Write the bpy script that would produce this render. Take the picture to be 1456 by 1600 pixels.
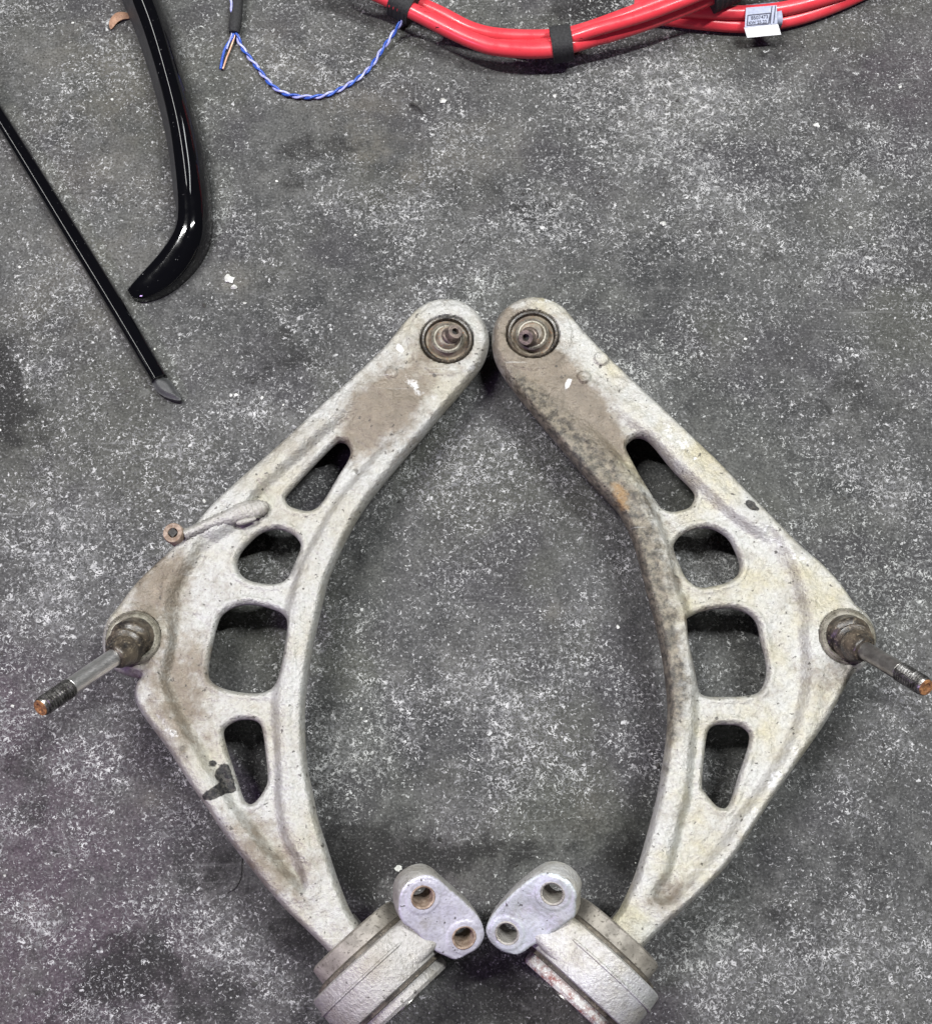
import bpy, math, random
import numpy as np
from mathutils import Vector, Matrix
random.seed(7); rng = np.random.RandomState(11)
scene = bpy.context.scene
COL = scene.collection
for o in list(bpy.data.objects): bpy.data.objects.remove(o)

# ------------------------------------------------------------------ camera
CAM = np.array([0.0, -0.26, 0.85]); TGT = np.array([0.0, 0.0, 0.0])
PW, PH, FPX = 1456.0, 1600.0, 2123.0          # photograph size and focal length in its pixels
cf = (TGT - CAM) / np.linalg.norm(TGT - CAM)
cr = np.array([1.0, 0, 0]); cu = np.cross(cr, cf)
cd = bpy.data.cameras.new('camera'); cam = bpy.data.objects.new('camera', cd); COL.objects.link(cam)
cam.location = CAM
cam.rotation_euler = Vector(cf).to_track_quat('-Z', 'Y').to_euler()
cd.sensor_fit = 'VERTICAL'; cd.sensor_height = 24.0; cd.lens = 24.0 * FPX / PH
cd.clip_start = 0.01; cd.clip_end = 50
scene.camera = cam

# ------------------------------------------------------------------ light
w = bpy.data.worlds.new('World'); scene.world = w; w.use_nodes = True
w.node_tree.nodes['Background'].inputs['Color'].default_value = (0.92, 0.96, 1.0, 1)
w.node_tree.nodes['Background'].inputs['Strength'].default_value = 0.035
def area(name, loc, aim, sx, sy, power, col):
    l = bpy.data.lights.new(name, 'AREA'); l.shape = 'RECTANGLE'; l.size = sx; l.size_y = sy
    l.energy = power; l.color = col
    o = bpy.data.objects.new(name, l); COL.objects.link(o); o.location = loc
    o.rotation_euler = (Vector(aim) - Vector(loc)).to_track_quat('-Z', 'Y').to_euler()
    return o
area('ceiling_tube_left', (-0.92, 0.40, 2.3), (0, 0.1, 0), 0.06, 0.8, 66, (1.0, 1.0, 0.98))
area('ceiling_tube_right', (0.92, 0.40, 2.3), (0, 0.1, 0), 0.06, 0.8, 69, (0.98, 1.0, 1.0))
area('ceiling_tube_left_far', (-0.92, 1.75, 2.3), (0, 0.3, 0), 0.15, 1.5, 9.5, (1.0, 1.0, 0.98))
area('ceiling_tube_right_far', (0.92, 1.75, 2.3), (0, 0.3, 0), 0.15, 1.5, 8.5, (0.98, 1.0, 1.0))
area('violet_tint_fill', (-0.95, -0.95, 1.0), (-0.22, -0.25, 0), 0.3, 0.2, 7.5, (0.74, 0.48, 1.0))  # added out-of-view fill, gives the lower left its violet tint
vs = scene.view_settings
vs.view_transform = 'Standard'; vs.look = 'None'; vs.exposure = 0.0; vs.gamma = 1.0; vs.use_curve_mapping = False

# ------------------------------------------------------------------ geometry helpers
def ray(px, py):
    d = cf + cr * ((px - PW / 2) / FPX) - cu * ((py - PH / 2) / FPX)
    return d
def at(px, py, z=0.0):
    d = ray(px, py); t = (z - CAM[2]) / d[2]
    return CAM + d * t
def on_plane(px, py, p0, n):
    d = ray(px, py); t = np.dot(np.asarray(p0) - CAM, n) / np.dot(d, n)
    return CAM + d * t
def to_px(P):
    v = np.asarray(P) - CAM
    zc = v @ cf
    return np.stack([PW / 2 + FPX * (v @ cr) / zc, PH / 2 - FPX * (v @ cu) / zc], -1)
def crop(ox, oy, s, pts): return [(ox + x / s, oy + y / s) for x, y in pts]
def spl(pts, n=8, closed=False):
    P = np.asarray(pts, float); m = len(P); out = []
    for i in range(m if closed else m - 1):
        if closed: a, b, c, d = P[(i - 1) % m], P[i], P[(i + 1) % m], P[(i + 2) % m]
        else: a, b, c, d = P[max(i - 1, 0)], P[i], P[i + 1], P[min(i + 2, m - 1)]
        for k in range(n):
            t = k / n
            out.append(0.5 * (2 * b + (c - a) * t + (2 * a - 5 * b + 4 * c - d) * t * t + (3 * b - a - 3 * c + d) * t ** 3))
    if not closed: out.append(P[-1])
    return np.array(out)
def seg_dist(P, poly, closed=True):
    m = len(poly); best = np.full(len(P), 1e9)
    for i in range(m if closed else m - 1):
        a = poly[i]; b = poly[(i + 1) % m]; ab = b - a; L = ab @ ab
        if L < 1e-16: continue
        t = np.clip(((P - a) @ ab) / L, 0, 1)
        q = P - a - t[:, None] * ab
        best = np.minimum(best, q[:, 0] ** 2 + q[:, 1] ** 2)
    return np.sqrt(best)
def inside(P, poly):
    m = len(poly); c = np.zeros(len(P), bool); x, y = P[:, 0], P[:, 1]
    for i in range(m):
        x1, y1 = poly[i]; x2, y2 = poly[(i + 1) % m]
        if y1 == y2: continue
        k = ((y1 > y) != (y2 > y)) & (x < (x2 - x1) * (y - y1) / (y2 - y1) + x1)
        c ^= k
    return c
def sdf(P, poly):
    d = seg_dist(P, poly); return np.where(inside(P, poly), d, -d)
def smooth(a, b, x):
    t = np.clip((x - a) / (b - a), 0, 1); return t * t * (3 - 2 * t)

def link(name, me, mat, parent=None, smooth_deg=40):
    if mat is not None: me.materials.append(mat)
    if len(me.polygons):
        me.polygons.foreach_set('use_smooth', [True] * len(me.polygons))
        if smooth_deg < 180: me.set_sharp_from_angle(angle=math.radians(smooth_deg))
    o = bpy.data.objects.new(name, me); COL.objects.link(o)
    if parent is not None: o.parent = parent
    return o
def mesh(V, F):
    me = bpy.data.meshes.new('m'); me.from_pydata([tuple(map(float, v)) for v in V], [], F); me.update(); return me
def thing(name, label, cat, group=None):
    o = bpy.data.objects.new(name, None); COL.objects.link(o); o.empty_display_size = 0.02
    o['label'] = label; o['category'] = cat
    if group: o['group'] = group
    return o
def tag(o, label, cat, group=None):
    o['label'] = label; o['category'] = cat
    if group: o['group'] = group
    return o

def slab(outline, holes, cell, top, bot, bulge=0.0, nring=4):
    """plate with the given outline and holes; top(P, d_out, d_hole), bot(P) give the heights."""
    lo = outline.min(0) - 2 * cell; hi = outline.max(0) + 2 * cell
    nx = int((hi[0] - lo[0]) / cell) + 2; ny = int((hi[1] - lo[1]) / cell) + 2
    X, Y = np.meshgrid(lo[0] + np.arange(nx) * cell, lo[1] + np.arange(ny) * cell, indexing='ij')
    P = np.stack([X.ravel(), Y.ravel()], 1)
    def dist(Q):
        do = sdf(Q, outline); dh = np.full(len(Q), 1e3)
        for h in holes: dh = np.minimum(dh, -sdf(Q, h))
        return do, dh
    do, dh = dist(P); d = np.minimum(do, dh)
    G = d.reshape(nx, ny)
    valid = G > -0.45 * cell
    cells = valid[:-1, :-1] & valid[1:, :-1] & valid[:-1, 1:] & valid[1:, 1:]
    idx = np.arange(nx * ny).reshape(nx, ny)
    I, J = np.nonzero(cells)
    Q = np.stack([idx[I, J], idx[I + 1, J], idx[I + 1, J + 1], idx[I, J + 1]], 1)
    E = np.concatenate([Q[:, [0, 1]], Q[:, [1, 2]], Q[:, [2, 3]], Q[:, [3, 0]]])
    key = E[:, 0].astype(np.int64) * (nx * ny) + E[:, 1]; rkey = E[:, 1].astype(np.int64) * (nx * ny) + E[:, 0]
    bnd = E[~np.isin(key, rkey)]
    bv = np.unique(bnd)
    e = cell * 0.25
    def grad(B):
        d1 = np.minimum(*dist(B + [e, 0])) - np.minimum(*dist(B - [e, 0]))
        d2 = np.minimum(*dist(B + [0, e])) - np.minimum(*dist(B - [0, e]))
        g = np.stack([d1, d2], 1) / (2 * e); return g / np.maximum(np.linalg.norm(g, axis=1), 1e-6)[:, None]
    B = P[bv].copy()
    for _ in range(3):
        B -= grad(B) * np.minimum(*dist(B))[:, None]
    P[bv] = B
    used = np.unique(Q); remap = -np.ones(nx * ny, int); remap[used] = np.arange(len(used))
    P = P[used]; Q = remap[Q]; bnd = remap[bnd]; bvr = remap[bv]
    do, dh = dist(P)
    do[bvr] = np.where(np.abs(do[bvr]) < np.abs(dh[bvr]), 0, do[bvr]); dh[bvr] = np.where(do[bvr] == 0, dh[bvr], 0)
    zt = top(P, np.maximum(do, 0), np.maximum(dh, 0)); zb = bot(P)
    n = len(P)
    V = [np.column_stack([P, zt]), np.column_stack([P, zb])]
    g = grad(P[bvr]); loc = -np.ones(n, int); loc[bvr] = np.arange(len(bvr))
    rings = [bvr]; base = 2 * n
    for k in range(1, nring):
        t = k / nring
        off = bulge * math.sin(math.pi * t) ** 0.5
        V.append(np.column_stack([P[bvr] - g * off, zt[bvr] * (1 - t) + zb[bvr] * t]))
        rings.append(base + np.arange(len(bvr))); base += len(bvr)
    rings.append(n + bvr)
    F = [tuple(q) for q in Q.tolist()] + [tuple(q[::-1]) for q in (Q + n).tolist()]
    a = loc[bnd[:, 0]]; b = loc[bnd[:, 1]]
    for k in range(nring):
        r0, r1 = rings[k], rings[k + 1]
        F += [tuple(t) for t in np.stack([r0[b], r0[a], r1[a], r1[b]], 1).tolist()]
    return np.concatenate(V), F, P

def sweep(path, section, caps=True, up=(0, 0, 1)):
    """path: N points; section(i, t) -> list of (side, normal) offsets"""
    P = np.asarray(path, float); N = len(P); V = []; F = []
    up = np.asarray(up, float)
    T = np.gradient(P, axis=0); T /= np.linalg.norm(T, axis=1)[:, None]
    m = None
    for i in range(N):
        S = np.cross(T[i], up); S /= max(np.linalg.norm(S), 1e-9); Nn = np.cross(S, T[i])
        sec = section(i, i / (N - 1)); m = len(sec)
        for a, b in sec: V.append(P[i] + a * S + b * Nn)
    for i in range(N - 1):
        for k in range(m):
            F.append((i * m + k, i * m + (k + 1) % m, (i + 1) * m + (k + 1) % m, (i + 1) * m + k))
    if caps:
        F.append(tuple(range(m))[::-1]); F.append(tuple((N - 1) * m + k for k in range(m)))
    return V, F
def circ(r, n=16, rb=None):
    rb = r if rb is None else rb
    return [(r * math.cos(2 * math.pi * k / n), rb * math.sin(2 * math.pi * k / n)) for k in range(n)]
def tube(path, r, n=14):
    rr = np.asarray(r, float) if np.ndim(r) else None
    return sweep(path, lambda i, t: circ(r if rr is None else float(np.interp(t, np.linspace(0, 1, len(rr)), rr)), n))
def basis(axis):
    a = np.asarray(axis, float); a = a / np.linalg.norm(a)
    h = np.array([0, 0, 1.0]) if abs(a[2]) < 0.95 else np.array([1.0, 0, 0])
    e1 = np.cross(h, a); e1 /= np.linalg.norm(e1); return e1, np.cross(a, e1), a
def lathe(origin, axis, prof, n=48, close=False):
    e1, e2, a = basis(axis); V = []; F = []; m = len(prof)
    for r, s in prof:
        for k in range(n):
            t = 2 * math.pi * k / n
            V.append(np.asarray(origin) + a * s + (e1 * math.cos(t) + e2 * math.sin(t)) * max(r, 1e-5))
    for i in range(m if close else m - 1):
        j = (i + 1) % m
        for k in range(n):
            F.append((i * n + k, i * n + (k + 1) % n, j * n + (k + 1) % n, j * n + k))
    if not close:
        if prof[0][0] < 1e-4 or True: F.append(tuple(range(n))[::-1])
        F.append(tuple((m - 1) * n + k for k in range(n)))
    return V, F
def fattr(me, name, vals):
    at_ = me.attributes.new(name, 'FLOAT', 'POINT'); at_.data.foreach_set('value', np.asarray(vals, np.float32))

# ------------------------------------------------------------------ material helper
class G:
    def __init__(s, name):
        s.m = bpy.data.materials.new(name); s.m.use_nodes = True; s.t = s.m.node_tree
        s.b = s.t.nodes['Principled BSDF']
        s.co = s.t.nodes.new('ShaderNodeTexCoord').outputs['Object']
    def put(s, sock, v):
        if isinstance(v, bpy.types.NodeSocket): s.t.links.new(v, sock)
        elif isinstance(v, (tuple, list)) and len(v) == 3 and sock.type == 'RGBA': sock.default_value = (*v, 1)
        else: sock.default_value = v
    def noise(s, scale, detail=3, rough=0.55, dist=0.0, off=None, vec=None):
        n = s.t.nodes.new('ShaderNodeTexNoise'); n.inputs['Scale'].default_value = scale
        n.inputs['Detail'].default_value = detail; n.inputs['Roughness'].default_value = rough; n.inputs['Distortion'].default_value = dist
        v = vec or s.co
        if off is not None:
            mp = s.t.nodes.new('ShaderNodeVectorMath'); mp.operation = 'ADD'; s.put(mp.inputs[0], v); mp.inputs[1].default_value = (off, off * 1.7, off * 0.6); v = mp.outputs[0]
        s.put(n.inputs['Vector'], v); return n.outputs['Fac']
    def vor(s, scale, rand=1.0, out='Distance', feature='F1', off=0.0):
        n = s.t.nodes.new('ShaderNodeTexVoronoi'); n.feature = feature; n.inputs['Scale'].default_value = scale; n.inputs['Randomness'].default_value = rand
        mp = s.t.nodes.new('ShaderNodeVectorMath'); mp.operation = 'ADD'; s.put(mp.inputs[0], s.co); mp.inputs[1].default_value = (off, off, off)
        s.put(n.inputs['Vector'], mp.outputs[0]); return n.outputs[out]
    def math(s, op, a, b=0.0, clamp=False):
        n = s.t.nodes.new('ShaderNodeMath'); n.operation = op; n.use_clamp = clamp
        s.put(n.inputs[0], a); s.put(n.inputs[1], b); return n.outputs[0]
    def ss(s, x, a, b, lo=0.0, hi=1.0):
        n = s.t.nodes.new('ShaderNodeMapRange'); n.interpolation_type = 'SMOOTHSTEP'
        s.put(n.inputs['Value'], x); s.put(n.inputs['From Min'], a); s.put(n.inputs['From Max'], b)
        s.put(n.inputs['To Min'], lo); s.put(n.inputs['To Max'], hi); return n.outputs[0]
    def mix(s, f, a, b, mode='MIX'):
        n = s.t.nodes.new('ShaderNodeMix'); n.data_type = 'RGBA'; n.blend_type = mode; n.clamp_factor = True
        s.put(n.inputs[0], f); s.put(n.inputs[6], a); s.put(n.inputs[7], b); return n.outputs[2]
    def attr(s, name):
        n = s.t.nodes.new('ShaderNodeAttribute'); n.attribute_name = name; return n.outputs['Fac']
    def bump(s, h, dist, strength=1.0, prev=None):
        n = s.t.nodes.new('ShaderNodeBump'); n.inputs['Distance'].default_value = dist; n.inputs['Strength'].default_value = strength
        s.put(n.inputs['Height'], h)
        if prev: s.put(n.inputs['Normal'], prev)
        return n.outputs[0]
    def out(s, color=None, rough=None, metal=None, normal=None, **kw):
        for k, v in (('Base Color', color), ('Roughness', rough), ('Metallic', metal), ('Normal', normal)):
            if v is not None: s.put(s.b.inputs[k], v)
        for k, v in kw.items(): s.put(s.b.inputs[k.replace('_', ' ')], v)
        return s.m

def floor_material():
    g = G('worn_concrete')
    white, dark, warm = g.attr('white'), g.attr('dark'), g.attr('warm')
    big = g.noise(9, 6, 0.66); mid = g.noise(26, 5, 0.62, off=3.1); fine = g.noise(170, 4, 0.65, off=1.3)
    base = g.mix(g.ss(big, 0.34, 0.66), (0.024, 0.0248, 0.0252), (0.074, 0.075, 0.072))
    base = g.mix(g.ss(mid, 0.40, 0.74), base, (0.102, 0.102, 0.096))
    base = g.mix(g.math('MULTIPLY', g.ss(g.noise(85, 3, 0.6, off=26.0), 0.42, 0.70), 0.45), base, (0.110, 0.110, 0.106))
    base = g.mix(g.math('MULTIPLY', g.ss(g.noise(11, 3, 0.5, off=9.0), 0.50, 0.66), 0.55), base, (0.066, 0.067, 0.054))
    base = g.mix(g.math('MULTIPLY', g.ss(g.noise(14, 3, 0.5, off=15.0), 0.50, 0.66), 0.7), base, (0.040, 0.038, 0.042))
    base = g.mix(g.math('MULTIPLY', warm, g.ss(g.noise(30, 4, 0.6, off=21.0), 0.35, 0.65)), base, (0.155, 0.142, 0.115))
    base = g.mix(g.math('MULTIPLY', g.attr('plum_cast_and_stain'), g.ss(g.noise(40, 4, 0.6, off=44.0), 0.30, 0.62, 0.35, 0.85)), base, (0.066, 0.046, 0.060))
    base = g.mix(g.ss(fine, 0.3, 0.75), g.mix(0.35, base, (0.02, 0.02, 0.021)), base)
    base = g.mix(g.math('MULTIPLY', g.ss(fine, 0.52, 0.72), 0.30), base, (0.15, 0.15, 0.147))
    dk = g.ss(g.math('ADD', dark, g.math('MULTIPLY', g.math('SUBTRACT', g.noise(55, 5, 0.65, off=5.0), 0.5), 1.2)), 0.16, 0.52)
    base = g.mix(g.math('MULTIPLY', dk, 0.85), base, (0.009, 0.0085, 0.0085))
    grain = g.noise(620, 2, 0.6, off=52.0)
    base = g.mix(g.ss(grain, 0.50, 0.32, 0.0, 0.55), base, (0.012, 0.012, 0.012))
    base = g.mix(g.ss(grain, 0.54, 0.72, 0.0, 0.45), base, (0.19, 0.19, 0.187))
    mp = g.t.nodes.new('ShaderNodeMapping'); mp.inputs['Rotation'].default_value = (0, 0, 0.5); mp.inputs['Scale'].default_value = (14, 420, 1); g.put(mp.inputs['Vector'], g.co)
    scr = g.math('MULTIPLY', g.ss(g.noise(1.0, 3, 0.55, 0.4, vec=mp.outputs[0]), 0.60, 0.70), g.ss(g.noise(9, 3, off=66.0), 0.50, 0.66))
    base = g.mix(g.math('MULTIPLY', scr, 0.35), base, (0.20, 0.20, 0.198))
    # worm-like pale flecks of bare cement and small round grains
    dens = g.math('ADD', g.math('MULTIPLY', g.math('SUBTRACT', g.noise(16, 4, 0.62, off=30.0), 0.5), 0.85), g.math('MULTIPLY', white, 0.26))
    dens = g.math('SUBTRACT', dens, g.math('MULTIPLY', dk, 0.12))
    w1 = g.math('ABSOLUTE', g.math('SUBTRACT', g.noise(250, 1.5, 0.5, 0.9, off=2.0), 0.5))
    m1 = g.math('ADD', g.noise(320, 1, 0.5, off=41.0), g.math('MULTIPLY', dens, 0.85))
    s1 = g.math('MULTIPLY', g.ss(w1, 0.036, 0.016), g.ss(m1, 0.542, 0.61))
    w2 = g.math('ABSOLUTE', g.math('SUBTRACT', g.noise(440, 1.5, 0.5, 0.7, off=12.0), 0.5))
    m2 = g.math('ADD', g.noise(430, 1, 0.5, off=61.0), g.math('MULTIPLY', dens, 0.85))
    s2 = g.math('MULTIPLY', g.ss(w2, 0.050, 0.025), g.ss(m2, 0.555, 0.63))
    g3 = g.math('ADD', g.noise(310, 1.0, 0.5, 0.5, off=77.0), g.math('MULTIPLY', dens, 0.45))
    s3 = g.ss(g3, 0.705, 0.75)
    sp = g.math('MAXIMUM', g.math('MAXIMUM', s1, g.math('MULTIPLY', s2, 0.85)), s3)
    vc = g.math('LESS_THAN', g.vor(95, off=4.0), g.ss(g.vor(95, out='Color', off=4.0), 0.70, 0.98, 0.0, 0.17))
    sp = g.math('MAXIMUM', sp, g.math('MULTIPLY', vc, 0.45))
    sp = g.math('MULTIPLY', sp, g.ss(g.noise(75, 3, 0.6, off=18.0), 0.25, 0.60, 0.45, 1.0))
    base = g.mix(g.ss(dens, 0.10, 0.45, 0.0, 0.35), base, (0.15, 0.15, 0.152))
    col = g.mix(sp, base, g.mix(g.ss(g.noise(140, 2, 0.7, off=8.0), 0.36, 0.68), (0.13, 0.13, 0.133), (0.46, 0.46, 0.455)))
    pit = g.ss(g.noise(210, 2, 0.5, off=90.0), 0.30, 0.25)
    col = g.mix(g.math('MULTIPLY', pit, 0.75), col, (0.010, 0.010, 0.010))
    h = g.math('ADD', fine, g.math('MULTIPLY', w1, -1.0))
    return g.out(col, g.ss(mid, 0.3, 0.7, 0.62, 0.80), 0.0, g.bump(h, 0.0012, 0.85), Specular_IOR_Level=0.22)

def alu_material(name, base=(0.385, 0.385, 0.37), dirt_amount=1.0, attrs=True, tint=(0.325, 0.305, 0.245), pits=1.0, rough=0.60, relief=0.8):
    g = G(name)
    big = g.noise(22, 5, 0.62); mid = g.noise(90, 5, 0.65, off=2.0); fine = g.noise(520, 3, 0.6, off=7.0)
    col = g.mix(g.ss(big, 0.40, 0.70), base, tint)
    col = g.mix(g.math('MULTIPLY', g.ss(mid, 0.45, 0.75), 0.28), col, (0.56, 0.56, 0.545))
    col = g.mix(g.math('MULTIPLY', g.ss(mid, 0.50, 0.26), 0.40 * dirt_amount), col, (0.22, 0.20, 0.165))
    col = g.mix(g.math('MULTIPLY', g.ss(g.noise(38, 5, 0.66, off=14.0), 0.50, 0.72), 0.60 * dirt_amount), col, (0.215, 0.19, 0.150))
    if attrs:
        n2 = g.math('MULTIPLY', g.math('SUBTRACT', g.noise(120, 5, 0.68, off=11.0), 0.5), 1.3)
        d = g.ss(g.math('ADD', g.attr('dirt_and_light_tint'), n2), 0.08, 0.70)
        col = g.mix(g.math('MULTIPLY', d, 0.92), col, g.mix(g.noise(160, 3, off=3.0), (0.085, 0.066, 0.046), (0.215, 0.175, 0.13)))
        gr = g.ss(g.math('ADD', g.attr('grime'), g.math('MULTIPLY', n2, 1.1)), 0.20, 0.88)
        col = g.mix(g.math('MULTIPLY', gr, 0.9), col, g.mix(g.ss(g.noise(230, 4, 0.7, off=33.0), 0.36, 0.66), (0.020, 0.017, 0.012), (0.185, 0.160, 0.118)))
        r = g.ss(g.math('ADD', g.attr('rust'), n2), 0.25, 0.7)
        col = g.mix(g.math('MULTIPLY', r, 0.62), col, (0.27, 0.155, 0.055))
        k = g.ss(g.math('ADD', g.attr('black'), g.math('MULTIPLY', n2, 1.0)), 0.24, 0.52)
        col = g.mix(k, col, (0.009, 0.009, 0.010))
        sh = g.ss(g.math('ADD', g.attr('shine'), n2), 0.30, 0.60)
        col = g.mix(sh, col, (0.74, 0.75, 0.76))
    col = g.mix(g.math('MULTIPLY', g.ss(fine, 0.60, 0.30), 0.30), col, (0.17, 0.155, 0.13))
    mp = g.t.nodes.new('ShaderNodeMapping'); mp.inputs['Rotation'].default_value = (0, 0, 0.9); mp.inputs['Scale'].default_value = (30, 520, 30); g.put(mp.inputs['Vector'], g.co)
    scr = g.math('MULTIPLY', g.ss(g.noise(1.0, 2, 0.5, vec=mp.outputs[0]), 0.66, 0.72), g.ss(g.noise(31, 2, off=71.0), 0.48, 0.62))
    col = g.mix(g.math('MULTIPLY', scr, 0.20), col, (0.66, 0.67, 0.67))
    # corrosion pits of uneven size
    vd, vcn = g.vor(150, off=1.0), g.vor(150, out='Color', off=1.0)
    p1 = g.ss(g.math('ADD', vd, g.math('MULTIPLY', fine, 0.22)), g.ss(vcn, 0.66, 1.0, 0.02, 0.36), g.ss(vcn, 0.66, 1.0, 0.0, 0.24))
    p2 = g.ss(g.noise(300, 2, 0.5, off=50.0), 0.325, 0.28)
    vd3, vc3 = g.vor(62, off=6.0), g.vor(62, out='Color', off=6.0)
    p3 = g.ss(g.math('ADD', vd3, g.math('MULTIPLY', g.math('SUBTRACT', fine, 0.5), 0.30)), g.ss(vc3, 0.62, 1.0, 0.0, 0.17), g.ss(vc3, 0.62, 1.0, -0.05, 0.10))
    p3 = g.math('MULTIPLY', p3, g.ss(vc3, 0.62, 0.66, 0.0, 0.8))
    pit = g.math('MULTIPLY', g.math('MAXIMUM', g.math('MAXIMUM', p1, p2), p3), pits)
    col = g.mix(g.math('MULTIPLY', pit, 0.80), col, (0.045, 0.04, 0.035))
    h = g.math('ADD', g.math('MULTIPLY', fine, 0.95), g.math('MULTIPLY', mid, 0.55))
    return g.out(col, g.ss(mid, 0.3, 0.7, rough - 0.14, rough + 0.06), 0.30, g.bump(h, 0.0013, relief), Specular_IOR_Level=0.5)

def simple(name, c0, c1, scale, rough, metal=0.0, bump=0.0003, spots=None, **kw):
    g = G(name); n = g.noise(scale, 5, 0.62); f = g.noise(scale * 6, 3, 0.6, off=4.0)
    col = g.mix(g.ss(n, 0.35, 0.68), c0, c1)
    if spots: col = g.mix(g.ss(f, 0.55, 0.68), col, spots)
    return g.out(col, g.ss(f, 0.3, 0.7, max(rough - 0.07, 0.02), rough + 0.08), metal,
                 g.bump(g.math('ADD', n, f), bump, 0.6) if bump else None, **kw)

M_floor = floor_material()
M_alu = alu_material('weathered_aluminium')
M_aluR = alu_material('weathered_aluminium_bright', base=(0.41, 0.41, 0.39), tint=(0.37, 0.34, 0.24))
M_cast = alu_material('cast_bracket', base=(0.36, 0.35, 0.335), tint=(0.27, 0.245, 0.21), attrs=False, pits=1.0)
M_castR = alu_material('cast_bracket_bright', base=(0.47, 0.47, 0.475), tint=(0.38, 0.36, 0.30), attrs=False, pits=0.6)
M_face = alu_material('machined_face', base=(0.50, 0.49, 0.565), tint=(0.37, 0.36, 0.41), attrs=False, pits=1.0, rough=0.5, relief=0.32)  # lilac cast of the light is mixed into this base colour
M_faceR = alu_material('machined_face_pale', base=(0.50, 0.54, 0.57), tint=(0.39, 0.41, 0.42), attrs=False, pits=1.0, rough=0.5, relief=0.32)
M_rubber = simple('dirty_rubber', (0.030, 0.026, 0.021), (0.115, 0.098, 0.076), 130, 0.62, spots=(0.20, 0.17, 0.13))
M_boot = simple('greasy_boot', (0.014, 0.012, 0.011), (0.085, 0.068, 0.050), 110, 0.34, spots=(0.15, 0.125, 0.09))
M_headboot = simple('pale_rusty_boot', (0.10, 0.082, 0.062), (0.26, 0.225, 0.175), 130, 0.45, spots=(0.20, 0.10, 0.05))
M_ring = simple('oxidised_ring', (0.15, 0.138, 0.108), (0.33, 0.31, 0.26), 150, 0.5, 0.3, spots=(0.06, 0.05, 0.04))
M_steel = simple('bright_steel', (0.66, 0.65, 0.64), (0.82, 0.81, 0.80), 180, 0.36, 0.95, 0)
M_steelR = simple('dull_steel', (0.20, 0.19, 0.18), (0.34, 0.33, 0.31), 150, 0.36, 0.85, 0.0002)
M_thread = simple('oily_thread', (0.10, 0.095, 0.09), (0.36, 0.35, 0.34), 260, 0.30, 0.9, 0.0001)
M_rust = simple('orange_rust', (0.10, 0.042, 0.018), (0.34, 0.155, 0.055), 420, 0.85, spots=(0.05, 0.025, 0.015))
M_rustpale = simple('pale_rust', (0.15, 0.105, 0.075), (0.34, 0.265, 0.21), 300, 0.75, spots=(0.17, 0.08, 0.04))
M_nut = simple('brown_stud', (0.085, 0.068, 0.06), (0.24, 0.19, 0.16), 260, 0.45, 0.6)
M_flake = simple('flaking_rust_paint', (0.42, 0.42, 0.40), (0.16, 0.045, 0.035), 190, 0.7, spots=(0.72, 0.72, 0.71))
M_seal = simple('grey_sleeve', (0.15, 0.135, 0.115), (0.30, 0.275, 0.24), 90, 0.6, spots=(0.09, 0.08, 0.065))
def gloss_material():
    g = G('gloss_black_paint'); n = g.noise(40, 3)
    dust = g.math('MULTIPLY', g.ss(g.noise(520, 2, 0.5, off=6.0), 0.70, 0.76), g.ss(g.noise(35, 3, off=2.0), 0.45, 0.65))
    col = g.mix(g.math('MULTIPLY', dust, 0.6), g.mix(n, (0.0012, 0.0012, 0.002), (0.002, 0.002, 0.003)), (0.25, 0.25, 0.25))
    return g.out(col, g.ss(g.noise(90, 4, 0.6, off=8.0), 0.35, 0.75, 0.045, 0.10), 0.0, None, Specular_IOR_Level=0.75)
M_gloss = gloss_material()
M_matte = simple('matte_black_plastic', (0.030, 0.031, 0.032), (0.048, 0.049, 0.050), 200, 0.55)
def red_material():
    g = G('red_cable_sheath'); n = g.noise(60, 4); col = g.mix(n, (0.55, 0.030, 0.044), (0.67, 0.050, 0.066))
    col = g.mix(g.math('MULTIPLY', g.ss(g.noise(45, 5, 0.7, off=3.0), 0.54, 0.70), 0.22), col, (0.50, 0.13, 0.13))
    mp = g.t.nodes.new('ShaderNodeMapping'); mp.inputs['Scale'].default_value = (60, 330, 330); g.put(mp.inputs['Vector'], g.co)
    col = g.mix(g.ss(g.noise(1.0, 3, 0.6, vec=mp.outputs[0]), 0.69, 0.73), col, (0.06, 0.012, 0.012))
    return g.out(col, g.ss(g.noise(120, 3, off=5.0), 0.3, 0.7, 0.24, 0.40), 0.0, None)
M_red = red_material()
M_tape = simple('black_cloth_tape', (0.010, 0.010, 0.011), (0.028, 0.028, 0.029), 700, 0.75, bump=0.0006)
M_blue = simple('blue_wire', (0.018, 0.060, 0.33), (0.04, 0.11, 0.46), 200, 0.32, bump=0)
M_lilac = simple('lilac_wire', (0.24, 0.25, 0.55), (0.44, 0.46, 0.72), 200, 0.35, bump=0)
M_copper = simple('bare_copper', (0.55, 0.30, 0.20), (0.66, 0.42, 0.30), 300, 0.4, 0.5, 0)
M_label = simple('grey_blue_label', (0.24, 0.265, 0.36), (0.30, 0.325, 0.42), 120, 0.5, bump=0.0001)
M_white = simple('white_label', (0.60, 0.61, 0.62), (0.68, 0.68, 0.68), 90, 0.5, bump=0.0001)
M_ink = simple('dark_ink', (0.02, 0.022, 0.05), (0.03, 0.032, 0.06), 90, 0.6, bump=0)
M_inkpale = simple('faded_ink', (0.50, 0.51, 0.53), (0.56, 0.57, 0.58), 90, 0.6, bump=0)
M_leaf = simple('dry_leaf', (0.22, 0.12, 0.075), (0.34, 0.20, 0.13), 140, 0.7, spots=(0.14, 0.08, 0.05))
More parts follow.
